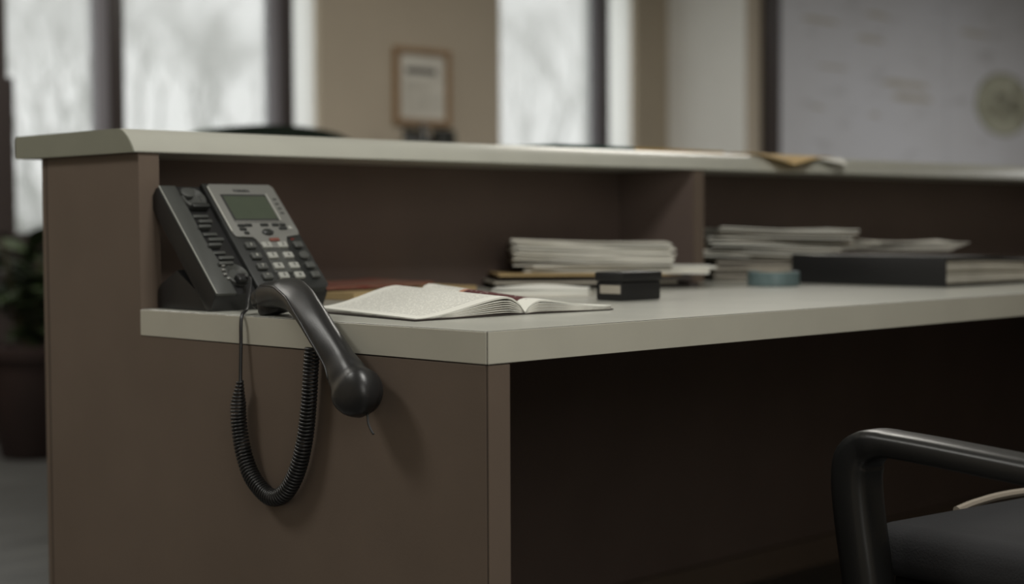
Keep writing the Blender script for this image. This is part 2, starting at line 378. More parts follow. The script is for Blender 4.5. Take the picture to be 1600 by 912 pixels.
# cradle: ear well rim, hook, contacts, mouth well
ew = link('ear_well', lathe(bmesh.new(), [(.0, .001), (.012, .0015), (.0165, .006), (.0185, .0075), (.0205, .006), (.0215, .0005)], FM @ Matrix.Translation((.050, .194, 0)) @ Matrix.Diagonal((1, 1.05, 1, 1)), 26), 'cradle', tel, smooth=True)
link('ear_pad', fprism([(.031+.012*math.cos(a)+.010, .203+.010*math.sin(a)) for a in [i*math.pi/8 for i in range(16)]], .002, .0095, .002), 'cradle', tel, smooth=True)
link('hook_switch', fprism([(.036, .170), (.066, .170), (.066, .178), (.040, .179), (.034, .176)], .001, .012, .002), 'phone', tel, smooth=True)
for i in range(9):
    vv = .158-.0125*i; xx = .042+.004*math.sin(i*2.1)
    link('cradle_rib', fbox(xx-.010, xx+.014+.003*math.cos(i*1.7), vv-.0035, vv+.002, .0005, .0045+.0025*(i % 3), .0012), 'cradle', tel, smooth=True)
link('mouth_well', lathe(bmesh.new(), [(.0, .001), (.012, .0012), (.016, .005), (.018, .0062), (.0198, .005), (.0205, .0005)], FM @ Matrix.Translation((.053, .038, 0)), 26), 'cradle', tel, smooth=True)
for dx, dy in ((-.014, .016), (-.017, .008), (-.0185, -.001), (-.016, -.009)):
    link('contact', fbox(.049+dx-.003, .049+dx+.003, .038+dy-.002, .038+dy+.002, .001, .0075, .001), 'bezel', tel, smooth=True)
# silver bezel: screen surround with a tongue reaching down the middle
bz = [(.0800, .116), (.0825, .1085), (.0890, .1065), (.113, .1065), (.1165, .101), (.120, .0835), (.168, .0835), (.1705, .097), (.175, .1065), (.197, .1085), (.2030, .1120), (.2050, .119), (.2040, .212), (.1990, .2185), (.0850, .2185), (.0800, .2130)]
bez = link('bezel', fprism(bz, .008, .0118, .0009), 'bezel', tel, smooth=True)
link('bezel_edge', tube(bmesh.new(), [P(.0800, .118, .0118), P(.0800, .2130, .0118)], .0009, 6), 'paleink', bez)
sf = link('screen_recess', fbox(.0945, .1835, .1385, .1965, .0105, .01215, .0004, 1), 'ink', tel)
link('screen', fbox(.0985, .1785, .1430, .1925, .0118, .0124, .0002, 1), 'screen', tel)
link('screen_rim', fbox(.1795, .1825, .1385, .1965, .0116, .0142, .0006), 'key_light', sf, smooth=True)
link('screen_rim', fbox(.0945, .1825, .1370, .1390, .0116, .0132, .0006), 'bezel', sf, smooth=True)
# maker's name above the screen
cu = bpy.data.curves.new('lettering', 'FONT'); cu.body = 'TOSHIBA'; cu.size = .0072; cu.extrude = .00025; cu.align_x = 'CENTER'; cu.offset = .00025; cu.space_character = 1.05
to = bpy.data.objects.new('tmp_text', cu); C.objects.link(to)
dg = bpy.context.evaluated_depsgraph_get(); me = bpy.data.meshes.new_from_object(to.evaluated_get(dg)); bpy.data.objects.remove(to)
bm = bmesh.new(); bm.from_mesh(me); bpy.data.meshes.remove(me)
bmesh.ops.transform(bm, matrix=FM @ Matrix.Translation((.1385, .2015, .0120)), verts=bm.verts)
link('lettering', bm, 'ink', tel)
# soft keys under the screen, navigation pad, side keys
for x, v, wd in ((.101, .129, .012), (.115, .1295, .012), (.101, .1215, .012), (.145, .130, .014), (.166, .130, .012), (.180, .130, .010), (.177, .1225, .014), (.104, .1135, .008)):
    link('soft_key', fbox(x-wd/2, x+wd/2, v-.0024, v+.0024, .0115, .0142, .0007), 'phone', tel, smooth=True)
link('navigation_key', lathe(bmesh.new(), [(.0095, .0), (.0095, .0030), (.0075, .0042), (0, .0044)], FM @ Matrix.Translation((.144, .1145, .0115)) @ Matrix.Diagonal((1.1, .62, 1, 1)), 20), 'phone', tel, smooth=True)
link('speaker_key', fbox(.139, .157, .0955, .1015, .0115, .0145, .001), 'redcard', tel, smooth=True)
for v in (.186, .176, .166, .156):
    link('line_key', fbox(.1900, .1965, v-.0017, v+.0017, .0115, .0130, .0005), 'key', tel, smooth=True)
link('line_key', lathe(bmesh.new(), [(.004, 0), (.004, .0015), (.003, .0022), (0, .0023)], FM @ Matrix.Translation((.192, .124, .0115)), 14), 'key_light', tel, smooth=True)
link('indicator', fbox(.1835, .1895, .1015, .1035, .0083, .0098, .0004), 'red', tel)
# keypad: 4 columns x 4 rows, each key with its pale marking
cols = (.0985, .1285, .1580, .1885); rows = (.0880, .0665, .0450, .0255)
digits = ['1', '2', '3', '4', '5', '6', '7', '8', '9', '*', '0', '#']
def glyph(ch, size, mx_):
    cu = bpy.data.curves.new('g', 'FONT'); cu.body = ch; cu.size = size; cu.extrude = .0002; cu.align_x = 'CENTER'; cu.align_y = 'CENTER'; cu.resolution_u = 3
    to = bpy.data.objects.new('tmp_text', cu); C.objects.link(to); dg = bpy.context.evaluated_depsgraph_get()
    me = bpy.data.meshes.new_from_object(to.evaluated_get(dg)); bpy.data.objects.remove(to)
    b = bmesh.new(); b.from_mesh(me); bpy.data.meshes.remove(me); bmesh.ops.transform(b, matrix=mx_, verts=b.verts); return b
for r_, v in enumerate(rows):
    for c_, x in enumerate(cols):
        mid = c_ in (1, 2)
        if c_ == 3 and r_ == 1:
            kk = link('key', lathe(bmesh.new(), [(.009, 0), (.009, .0045), (.0072, .0062), (0, .0068)], FM @ Matrix.Translation((x, v, .0083)) @ Matrix.Diagonal((1, .85, 1, 1)), 20), 'key', tel, smooth=True)
        else:
            hw = .0088 if c_ < 3 else .0078
            kk = link('key', fbox(x-hw, x+hw, v-.0058, v+.0058, .0083, .0148, .0022, 3), 'key_light' if mid else 'key', tel, smooth=True)
        if c_ < 3:
            link('numeral', glyph(digits[r_*3+c_], .0085, FM @ Matrix.Translation((x, v, .0149))), 'ink' if mid else 'paleink', kk)
# silver panel between the middle keys
link('key_bridge', fprism([(.1205, .0835), (.1675, .0835), (.1690, .034), (.1180, .034)], .0080, .0100, .0006), 'key', tel, smooth=True)
# stand behind: base wedge and prop
link('stand', prism(bmesh.new(), [(.612, .7402), (.752, .7402), (.755, .745), (.755, .768), (.745, .778), (.700, .800), (.64, .762), (.614, .752)], lambda a, b, t: (t, a, b), .028, .228, .002), 'black', tel, smooth=True)
link('prop', prism(bmesh.new(), [(.700, .7405), (.742, .7405), (.752, .83), (.735, .875)], lambda a, b, t: (t, a, b), .085, .19, .001), 'black', tel, smooth=True)

# ------------------------------------------------------------------ handset (hangs over the desk edge)
hs = thing('telephone_handset', (.0, .33, .74), 'black telephone handset lying off the hook over the desk edge', 'handset')
cl = spline([(.038, .490, .763), (.035, .466, .7685), (.018, .415, .7735), (.000, .365, .767), (-.016, .318, .748), (-.027, .276, .722), (-.034, .240, .697), (-.039, .214, .675), (-.042, .196, .660)], 6)
outk = [V((-.1, -.1, 1)), V((-.15, -.05, 1)), V((-.3, 0, 1)), V((-.5, 0, .9)), V((-.75, 0, .7)), V((-.85, -.05, .5)), V((-.95, -.1, .35)), V((-.98, -.1, .25)), V((-.99, -.1, .2))]
wk = [.0225, .0275, .0250, .0215, .0203, .0200, .0208, .0255, .0325]     # half width
tk = [.0165, .0200, .0185, .0160, .0145, .0142, .0150, .0195, .0245]    # half thickness
n = len(cl); bm = bmesh.new(); rings = []; NS = 24
def lerp_key(arr, s):
    x = s*(len(arr)-1); i = min(int(x), len(arr)-2); t = x-i; t = t*t*(3-2*t); return arr[i]*(1-t)+arr[i+1]*t
info = []
for i, p in enumerate(cl):
    s = i/(n-1); t = (cl[min(i+1, n-1)]-cl[max(i-1, 0)]).normalized(); o = lerp_key(outk, s); o = (o-t*o.dot(t)).normalized(); wd = t.cross(o)
    info.append((p, t, o, wd)); a_, b_ = lerp_key(wk, s), lerp_key(tk, s); ring = []
    for k in range(NS):
        th = 2*math.pi*k/NS; c, s_ = math.cos(th), math.sin(th); e = .72
        ring.append(bm.verts.new(p+wd*a_*math.copysign(abs(c)**e, c)+o*b_*math.copysign(abs(s_)**e, s_)))
    rings.append(ring)
def cap_rings(idx, sgn, steps, length):
    p, t, o, wd = info[idx]; base = [v.co.copy() for v in rings[idx]]; out = []
    for q in range(1, steps+1):
        f = math.cos(q/(steps+1)*math.pi/2); d = math.sin(q/(steps+1)*math.pi/2)*length
        out.append([bm.verts.new(p+(c-p)*f+t*sgn*d) for c in base])
    out.append([bm.verts.new(p+t*sgn*length)]); return out
head = cap_rings(0, -1, 6, .022); tail = cap_rings(n-1, 1, 6, .038)
seq = head[::-1]+rings+tail
for A, B in zip(seq, seq[1:]):
    for k in range(NS):
        k2 = (k+1) % NS
        if len(A) == 1: bm.faces.new((A[0], B[k2], B[k]))
        elif len(B) == 1: bm.faces.new((A[k], A[k2], B[0]))
        else: bm.faces.new((A[k], A[k2], B[k2], B[k]))
link('grip', bm, 'black', hs, smooth='all')
SIDE = 1
# raised seam along the flank
for sg in (SIDE,):
    th = math.radians(48)
    pts = [p+wd*sg*lerp_key(wk, i/(n-1))*math.cos(th)**.72*.985+o*lerp_key(tk, i/(n-1))*math.sin(th)**.72*.985 for i, (p, t, o, wd) in enumerate(info)][6:-7]
    link('flank_ridge', tube(bmesh.new(), pts, [.0003]+[.0019]*(len(pts)-2)+[.0003], 6), 'black', hs, smooth='all')
# ear and mouth cups on the inner side
p, t, o, wd = info[5]
link('ear_cup', lathe(bmesh.new(), [(0, -.0275), (.018, -.0270), (.0235, -.0245), (.0255, -.019), (.025, -.008), (.020, .0)], frame_mx(p, wd, o.cross(wd), o), 30), 'black', hs, smooth=True)
p, t, o, wd = info[-1]
link('mouth_cup', lathe(bmesh.new(), [(0, -.0260), (.019, -.0255), (.0255, -.0235), (.0295, -.017), (.0305, -.006), (.024, .004)], frame_mx(p+t*.002, wd, o.cross(wd), o), 32), 'black', hs, smooth=True)
link('wire_stub', tube(bmesh.new(), spline([(-.042, .172, .632), (-.044, .168, .620), (-.044, .162, .611), (-.043, .159, .607)], 4), .0017, 6), 'ink', hs, smooth='all')

# ------------------------------------------------------------------ coiled cord
cd = thing('coiled_cord', (-.016, .4, .495), 'black coiled telephone cord hanging in a loop down the desk end', 'cord')
pl = P(.056, .030, .004)
link('plug', fbox(.0420, .0590, .0165, .0305, .004, .016, .003, 3), 'black', cd, smooth=True)
lead = spline([P(.051, .023, .012), P(.0555, .014, .021), (.050, .552, .758), (.016, .507, .7475), (-.006, .4885, .738), (-.010, .485, .700), (-.0135, .482, .660), (-.0155, .4795, .641)], 8)
link('straight_lead', tube(bmesh.new(), lead, .0026, 8), 'black', cd, smooth='all')
path = spline([(-.016, .4795, .650), (-.0165, .4835, .620), (-.0165, .4825, .590), (-.0165, .473, .552), (-.0165, .452, .518), (-.0165, .414, .4965), (-.0165, .380, .504), (-.0165, .352, .536), (-.0165, .334, .580), (-.0165, .324, .630), (-.0165, .319, .675), (-.0165, .315, .706)], 40)
acc = [0]
for a, b in zip(path, path[1:]): acc.append(acc[-1]+(b-a).length)
tot = acc[-1]; turns = 88; seg = 14; pts = []; j = 0; prev = None
for i in range(turns*seg+1):
    s = i/(turns*seg); s2 = s*tot
    while j < len(acc)-2 and acc[j+1] < s2: j += 1
    f = (s2-acc[j])/max(1e-9, acc[j+1]-acc[j]); p = path[j].lerp(path[j+1], f)
    t = (path[min(j+2, len(path)-1)]-path[max(j-1, 0)]).normalized()
    a = V((1, 0, 0)); b = t.cross(a).normalized()
    R_ = .0090+.0014*math.sin(math.pi*min(1, s*1.2)) ; R_ *= min(1, .35+s*9)
    ang = 2*math.pi*turns*s
    pts.append(p+(a*math.cos(ang)+b*math.sin(ang))*R_)
link('coil', tube(bmesh.new(), pts, .0021, 6), 'black', cd, smooth='all')
endl = spline([pts[-1], (-.018, .316, .716), (-.015, .318, .724), (-.010, .312, .726), (-.010, .302, .718)], 8)
link('end_lead', tube(bmesh.new(), endl, .0024, 8), 'black', cd, smooth='all')

# ------------------------------------------------------------------ open book
bk = thing('open_book', (.27, .34, .74), 'open paperback book with printed pages and a red picture, lying at the desk corner', 'book')
def lerp(a, b, t): return a+(b-a)*t
def bezH(u, hump): # page profile: rises steeply from the gutter, then falls to the edge
    if u < .18: q = u/.18; return hump*math.sin(q*math.pi/2)**.8
    q = (u-.18)/.82; return hump*(1-q*q*(3-2*q))*(1-.25*q)+0
GN, GF = V((.274, .2085, 0)), V((.322, .500, 0))
LN, LF = V((.0688, .2055, 0)), V((.118, .487, 0))
RN, RF = V((.432, .1885, 0)), V((.49, .47, 0))
def page(side, k, lift=0):
    E0, E1 = (LN, LF) if side < 0 else (RN, RF)
    def fn(u, v):
        a = GN.lerp(GF, v); e = E0.lerp(E1, v); p = a.lerp(e, u)
        hump = (lerp(.0225, .0300, v) if side < 0 else lerp(.0155, .0305, v))*k
        z = H+.0025+.0012*k+bezH(u, hump)
        if side < 0: z += .0045*k*(u**3)*v
        if side > 0: z += .004*k*u*u*(1-v)
        return V((p.x, p.y, z+lift))
    return fn
def cov(u, v):
    a = LN.lerp(LF, v)+V((-.003, -.001, 0)); b = RN.lerp(RF, v)+V((.005, 0, 0)); g_ = GN.lerp(GF, v)
    p = a.lerp(g_, u*2) if u < .5 else g_.lerp(b, u*2-1); return V((p.x, p.y, H+.0024))
link('cover', sheet(bmesh.new(), cov, 8, 4, .0018), 'darkcard', bk)
for side in (-1, 1):
    for q in range(6):
        kq = (q+1)/7.5
        link('sheet', sheet(bmesh.new(), page(side, kq, -.0006), 14, 4, .0012 if q else .0009), 'paper' if q % 2 else 'paper2', bk, smooth='all')
    link('left_page' if side < 0 else 'right_page', sheet(bmesh.new(), page(side, 1), 24, 10, lambda u, v: .0022*min(1, u*12)+.0003), 'page' if side < 0 else 'page_pic', bk, smooth=True)

# ------------------------------------------------------------------ things on the worktop
def oriented(cx, cy, ang): return Matrix.Translation((cx, cy, 0)) @ Matrix.Rotation(ang, 4, 'Z')
def paper_sheet(name, cx, cy, ang, lx, ly, z, material, th=.0012, curl=(0, 0, 0, 0), wave=.0, parent=None, nu=6, nv=5):
    """flat sheet centred at cx,cy; curl = corner lifts (--, +-, -+, ++)"""
    mx_ = oriented(cx, cy, ang); ph = random.random()*6
    def fn(u, v):
        z_ = z+th+curl[0]*((1-u)*(1-v))**2+curl[1]*(u*(1-v))**2+curl[2]*((1-u)*v)**2+curl[3]*(u*v)**2+wave*(.5+.5*math.sin(u*5+ph)*math.cos(v*4+ph))
        return mx_ @ V(((u-.5)*lx, (v-.5)*ly, z_))
    return link(name, sheet(bmesh.new(), fn, nu, nv, th), material, parent, smooth=True)
# red and tan folders behind the telephone
tag(paper_sheet('folder', .53, .838, math.radians(12), .36, .19, H+.0006, 'tan', .012, (0, 0, .004, .006)), 'tan card folder lying lowest behind the telephone and book', 'folder')
tag(paper_sheet('folder', .475, .862, math.radians(5), .30, .16, H+.0135, 'redcard', .006, (.001, .003, .008, .006), .002), 'worn red folder on top of the tan folder by the telephone', 'folder')
# small white notepad behind the book
npd = thing('notepad', (.72, .62, H), 'small white notepad lying between the open book and the black box', 'notepad')
paper_sheet('backing', .70, .59, math.radians(-50), .17, .11, H+.0003, 'paper2', .003, parent=npd)
paper_sheet('pages', .70, .59, math.radians(-50), .167, .107, H+.0034, 'paper', .009, (-.003, 0, 0, -.003), .0, parent=npd)
def _hump(u, v):
    p = oriented(.70, .59, math.radians(-50)) @ V(((u-.5)*.165, (v-.5)*.106, 0)); return V((p.x, p.y, H+.0135+.007*math.sin(math.pi*u)*math.sin(math.pi*min(1, v*1.0))))
link('curled_page', sheet(bmesh.new(), _hump, 10, 8, .0008), 'paper', npd, smooth=True)
# black box with a pale label slot
bxm = oriented(.640, .350, 0)
bb = thing('desk_box', (.70, .41, H), 'small black box with a pale slot on its left side, on the worktop', 'box')
link('body', bx(.637, .733, .347, .404, H+.0003, H+.031, bev=.003), 'binder', bb, smooth=True)
link('lid', bx(.635, .735, .345, .406, H+.0312, H+.047, bev=.003), 'binder', bb, smooth=True)
link('label', bx(.6355, .6372, .351, .394, H+.012, H+.0255), 'paper3', bb)
# teal tape roll
tp = thing('tape_roll', (1.305, .535, H), 'roll of teal adhesive tape lying flat beside the paper stack', 'tape')
TM = Matrix.Translation((1.305, .535, H+.0003))
link('tape', lathe(bmesh.new(), [(.034, .0), (.050, 0), (.0515, .0015), (.0515, .0265), (.050, .028), (.034, .028), (.034, 0)], TM, 40), 'tape', tp, smooth=True)
link('core', lathe(bmesh.new(), [(.0305, .0005), (.0338, .0005), (.0338, .0285), (.0305, .0285), (.0305, .0005)], TM, 40), 'core', tp, smooth=True)
# first stack: folders with a tall pile of papers
A1 = math.radians(-43)
for i, (c, s, m_, th, dx, dy, da, lab) in enumerate((
        ((1.065, .79), (.38, .17), 'darkcard', .008, 0, 0, 2, 'dark folder at the bottom of the paper pile beside the divider'),
        ((1.02, .80), (.36, .17), 'paper3', .005, -.03, .01, 7, 'grey-brown folder second from the bottom of the divider pile'),
        ((1.05, .79), (.38, .17), 'darkcard', .008, -.02, .0, -3, 'dark folder in the middle of the divider pile'),
        ((1.03, .795), (.36, .17), 'tan', .005, -.02, -.01, 6, 'tan folder under the loose white papers of the divider pile'))):
    z = H+.0004+sum((.008, .005, .008, .005)[:i])+i*.0009
    tag(paper_sheet('folder', c[0], c[1], A1+math.radians(da), s[0], s[1], z, m_, th, (.0008, 0, .0008, 0)), lab, 'folder')
ZP = H+.030
ps = thing('paper_stack', (1.05, .80, ZP), 'tall sheaf of off-white papers on folders left of the divider', 'papers')
for i in range(18):
    j1, j2 = random.uniform(-.008, .004), random.uniform(-.004, .008)
    big = i < 4
    paper_sheet('sheet', 1.055+j1+(.04 if big else 0), .795+j2-(.032 if big else 0), A1+math.radians(random.uniform(-3, 3)), .36 if big else .31, .165 if big else .16, ZP+.0002+i*.0032, 'paper2' if i % 3 else 'paper', .0029, (.009*(i > 4), -.004*big, .002, -.004*big), .0014, parent=ps)
# second stack right of the divider
ps2 = thing('paper_stack', (1.62, .78, H), 'uneven pile of rumpled papers right of the divider', 'papers')
for i in range(9):
    paper_sheet('sheet', 1.56+random.uniform(-.010, .010), .77+random.uniform(-.012, .012), A1+math.radians(random.uniform(-5, 5)), .20, .18, H+.0004+i*.0046, ('paper3', 'darkcard', 'paper3')[i % 3], .0042, (.001, .001, .001, .001), .0, parent=ps2)
for i in range(13):
    paper_sheet('sheet', 1.575+.004*i+random.uniform(-.008, .008), .775-.002*i+random.uniform(-.008, .008), A1+math.radians(random.uniform(-8, 8)), .31, .20, H+.0425+i*.0050, ('paper', 'paper2', 'paper3')[(i*2) % 3] if i != 5 else 'paper', .0024, (random.uniform(0, .012), random.uniform(-.004, .004), random.uniform(0, .012), .004), .0046, parent=ps2)
# loose sheaf lying across the binder
sh = thing('paper_sheaf', (1.72, .50, H+.06), 'thin sheaf of grey papers lying on the black binder', 'papers')
for i in range(5):
    paper_sheet('sheet', 1.765+.008*i, .565-.010*i, math.radians(-52+3*i), .25-.015*i, .20, H+.0605+i*.0040, 'paper2', .0018, (.004, .002, .006, .003), .003, parent=sh)
# black binder
bn = thing('ring_binder', (1.6, .4, H), 'thick black ring binder lying flat with papers inside', 'binder')
link('spine', bx(1.4362, 1.4395, .2283, .585, H+.001, H+.0575, bev=.0012), 'binder', bn, smooth=True)
link('cover', bx(1.4362, 1.800, .2283, .585, H+.0003, H+.0030, bev=.001), 'binder', bn)
bm = bmesh.new(); prism(bm, [(1.4366, H+.0555), (1.4366, H+.0585), (1.62, H+.0575), (1.80, H+.0475), (1.80, H+.0445), (1.62, H+.0545)], lambda a, b, t: (a, t, b), .2283, .585, .0008, 1)
link('cover', bm, 'binder', bn)
for i in range(11):
    z0 = H+.0035+i*.0042
    r_ = random.uniform(0, .012)
    f_ = .2305+random.uniform(0, .006)
    def fn(u, v, z0=z0, r_=r_, f_=f_, i=i): return V((1.443+u*(.325-r_), f_+v*.33, z0+.0038-.0075*(i/10)*u*u))
    link('sheet', sheet(bmesh.new(), fn, 4, 1, .0033), ('paper2', 'paper3')[i % 2], bn)

# ------------------------------------------------------------------ things on the raised counter
CZ = 1.0146
def sagging(name, corner, ang, lx, ly, z, m_, th, droop, parent=None):
    """sheet whose corner hangs past the counter edge (y<.79) and droops"""
    mx_ = Matrix.Translation((corner[0], corner[1], 0)) @ Matrix.Rotation(ang, 4, 'Z')
    def fn(u, v):
        p = mx_ @ V((u*lx, v*ly, 0)); ov = max(0, .797-p.y); return V((p.x, p.y, z+th-droop*ov*ov/(ov+.025)))
    return link(name, sheet(bmesh.new(), fn, 12, 10, th), m_, parent, smooth=True)
env = thing('manila_envelope', (1.6, .86, CZ), 'manila envelope with one corner drooping over the counter edge', 'envelope')
sagging('envelope_body', (1.612, .700), math.radians(20), .33, .22, CZ+.0022, 'manila', .0022, .34, env)
sagging('flap', (1.604, .716), math.radians(20), .035, .20, CZ+.0046, 'tan', .0008, .34, env)
tag(sagging('paper', (1.835, .714), math.radians(40), .21, .297, CZ+.0003, 'paper', .0012, .30), 'white sheet of paper under the envelope on the counter edge', 'paper')
tag(paper_sheet('folder', 1.345, .888, math.radians(2), .30, .17, CZ, 'manila', .006), 'flat manila folder on the counter left of the envelope', 'folder')
tag(paper_sheet('clipboard', 1.075, .892, math.radians(1), .24, .18, CZ, 'folder_green', .0065), 'dark green flat folder on the middle of the counter', 'folder')

# ------------------------------------------------------------------ wall furniture
fr = thing('picture_frame', (3.98, WY-.012, 1.345), 'small wooden frame with a printed notice on the beige wall', 'picture frame')
fx0, fx1, fz0, fz1 = 3.797, 4.163, 1.345, 1.722; fw = .030
for a in ((fx0, fx1, fz1-fw, fz1), (fx0, fx1, fz0, fz0+fw), (fx0, fx0+fw, fz0+fw, fz1-fw), (fx1-fw, fx1, fz0+fw, fz1-fw)):
    link('frame_rail', bx(a[0], a[1], WY-.026, WY-.001, a[2], a[3], bev=.003), 'oak', fr)
nb = link('notice', bx(fx0+fw, fx1-fw, WY-.010, WY-.004, fz0+fw, fz1-fw), 'paper2', fr)
for i, (z, a, b, h_) in enumerate([(1.610, 3.875, 4.075, .026)]+[(1.555-.018*q, 3.868, 4.085-.03*(q % 3), .006) for q in range(9)]):
    link('print_line', bx(a, b, WY-.0106, WY-.0101, z-h_/2, z+h_/2), 'darkcard' if i == 0 else 'paper3', nb)
cab = thing('low_cabinet', (3.95, 4.42, 0), 'low dark wood cabinet under the framed notice', 'cabinet')
link('carcass', bx(3.55, 4.35, 4.28, 4.582, 0, 1.05, bev=.004), 'darkcard', cab)
for a, b in ((3.56, 3.945), (3.955, 4.34)):
    d_ = link('door', bx(a, b, 4.262, 4.28, .06, 1.02, bev=.003), 'oak', cab)
    kx = b-.04 if a < 3.9 else a+.04
    link('knob', lathe(bmesh.new(), [(0, .022), (.012, .018), (.014, .01), (.006, 0)], frame_mx((kx, 4.262, .6), (1, 0, 0), (0, 0, 1), (0, -1, 0)), 12), 'chrome', d_, smooth=True)
for x, top, nm, lab, prof in (
    (3.774, 1.312, 'vase', 'round dark jar on the cabinet, left of three under the frame', [(0, 0), (.030, .0), (.042, .05), (.042, .17), (.035, .215), (.030, .235), (.038, .262), (0, .262)]),
    (3.858, 1.345, 'bottle', 'dark bottle with a narrow neck, middle of three under the frame', [(0, 0), (.036, 0), (.038, .02), (.038, .19), (.03, .24), (.018, .262), (.016, .295), (0, .295)]),
    (3.990, 1.318, 'canister', 'squat dark canister on the cabinet, right of three under the frame', [(0, 0), (.062, 0), (.064, .01), (.064, .235), (.058, .24), (.058, .262), (.05, .268), (0, .268)])):
    tag(link(nm, lathe(bmesh.new(), prof, Matrix.Translation((x, 4.45, 1.0503)), 24), 'glassdark', smooth=True), lab, 'jar' if nm != 'bottle' else 'bottle')
# whiteboard on the return wall
wb = thing('whiteboard', (8, 4.03, .95), 'large worn whiteboard with dark frame and faded seal', 'whiteboard')
link('board_panel', bx(6.142, 7.962, 4.030, 4.049, .95, 2.5), 'board', wb)
link('board_panel', bx(7.968, 9.80, 4.030, 4.049, .95, 2.5), 'board', wb)
for a in ((6.023, 6.142, .83, 2.6), (9.80, 9.9, .83, 2.6), (6.142, 9.80, .83, .95), (6.142, 9.80, 2.5, 2.6)):
    link('frame_rail', bx(a[0], a[1], 4.005, 4.049, a[2], a[3], bev=.004), 'frame_dark', wb)
M['seal'] = mat('olive_seal_print', (.30, .30, .22), .6, .3, vscale=7, col2=(.46, .46, .36))
M['seal2'] = mat('olive_seal_ink', (.24, .235, .175), .6, .3)
SC = V((8.70, 4.0298, 1.640))
def disc(bm, r0, r1, cx=0, cz=0, th=.0010, sx=1.75, n=40):
    pts = [(SC.x+(cx+r1*math.cos(2*math.pi*i/n))*sx, SC.z+cz+r1*math.sin(2*math.pi*i/n)) for i in range(n)]
    if r0 <= 0: prism(bm, pts, lambda a, b, t: (a, t, b), SC.y-th, SC.y)
    else:
        inn = [(SC.x+(cx+r0*math.cos(2*math.pi*i/n))*sx, SC.z+cz+r0*math.sin(2*math.pi*i/n)) for i in range(n)]
        for i in range(n):
            k2 = (i+1) % n; q = [pts[i], pts[k2], inn[k2], inn[i]]; prism(bm, q, lambda a, b, t: (a, t, b), SC.y-th, SC.y)
    return bm
seal = link('seal', disc(bmesh.new(), 0, .213), 'seal', wb)
bm = bmesh.new(); disc(bm, .196, .213, th=.0014)
for cx, cz, r in ((-.06, -.03, .032), (.0, .03, .04), (.0, -.075, .036), (-.03, .06, .028), (.09, .09, .034), (.10, .0, .05), (.05, -.02, .03), (-.11, .05, .02), (-.10, -.06, .02), (.13, -.09, .028)): disc(bm, 0, r, cx, cz, .0014, n=14)
link('seal_print', bm, 'seal2', seal)
# faded marker strokes
for x0, x1, z, h_ in ((6.35, 6.75, 2.02, .02), (6.9, 7.25, 1.95, .02), (7.2, 7.75, 1.70, .03), (7.3, 7.8, 1.62, .03), (6.45, 6.62, 1.52, .016), (7.05, 7.2, 1.50, .02), (6.5, 6.85, 1.76, .012), (8.1, 8.5, 2.08, .02), (7.0, 7.3, 2.1, .02)):
    link('marker_stroke', prism(bmesh.new(), [(x0, z), (x0+.1, z+h_), (x1-.05, z+h_*.7), (x1, z-h_*.3), (x0+.15, z-h_*.4)], lambda a, b, t: (a, t, b), 4.0292, 4.0298), 'paper3', wb)

# ------------------------------------------------------------------ potted plant by the window
pp = thing('potted_plant', (1.64, 4.17, 0), 'leafy green plant in a brown pot by the window', 'plant')
PM = Matrix.Translation((1.66, 4.17, 0))
link('pot', lathe(bmesh.new(), [(0, .0), (.125, 0), (.135, .02), (.185, .37), (.20, .375), (.205, .415), (.19, .42), (.175, .40), (.17, .36), (0, .36)], PM, 32), 'terracotta', pp, smooth=True)
link('soil', lathe(bmesh.new(), [(0, .362), (.168, .362), (.165, .372), (0, .378)], PM, 24), 'soil', pp)
lm = None; root = V((1.66, 4.17, .375))
rp = random.Random(11)
for s in range(11):
    a = rp.uniform(0, 6.28); rr = rp.uniform(.05, .17); hh = rp.uniform(.22, .46)
    tip = root+V((math.cos(a)*rr, math.sin(a)*rr*.8, hh)); mid = root.lerp(tip, .5)+V((math.cos(a)*.02, 0, .03))
    sp = spline([root+V((math.cos(a)*.04, math.sin(a)*.04, -.01)), mid, tip], 4)
    link('stem', tube(bmesh.new(), sp, .005, 5), 'stem', pp)
    for q in range(9):
        base = sp[min(len(sp)-1, 2+q*7//9)]
        if lm is None:
            b = bmesh.new()
            def lf(u, v):
                wd_ = .034*math.sin(math.pi*min(1, u*.97+.02))**.8
                return V((u*.13, (v-.5)*2*wd_, .02*math.sin(u*2.6)-.6*abs(v-.5)*wd_))
            sheet(b, lf, 5, 2, .0008); lo = link('leaf', b, 'leaf', pp, smooth=True, local=True); lm = lo
        else:
            lo = lm.copy(); C.objects.link(lo)
        lo.parent = pp; lo.location = base-V((1.64, 4.17, 0)); s_ = rp.uniform(.7, 1.3); lo.scale = (s_, s_, s_)
        lo.rotation_euler = (rp.uniform(-.5, .5), rp.uniform(-.7, .5), rp.uniform(0, 6.28))
# a pale umbrella-stand leg beside the pot
# ------------------------------------------------------------------ green armchair beyond the counter
ac = thing('armchair', (1.605, 2.75, 0), 'dark green armchair standing behind the counter', 'chair')
def arch(z0, z1, hw, n=12): return [(-hw, z0), (hw, z0)]+[(hw*math.cos(math.pi*i/n), z1-.06+.06*math.sin(math.pi*i/n)) for i in range(n+1)]
link('backrest', prism(bmesh.new(), arch(.38, 1.164, .305), lambda a, b, t: (1.625+a, t+(b-.38)*-.06, b), 2.62, 2.75, .015), 'green', ac, smooth=True)
link('seat', bx(1.30, 1.91, 2.74, 3.32, .30, .46, bev=.03, seg=3), 'green', ac, smooth=True)
for x in (1.24, 1.89): link('armrest', bx(x, x+.08, 2.74, 3.30, .18, .64, bev=.025, seg=3), 'green', ac, smooth=True)
for x in (1.30, 1.91):
    for y in (2.72, 3.25): link('leg', tube(bmesh.new(), [(x, y, 0), (x, y, .32)], [.016, .024], 10), 'frame_dark', ac)

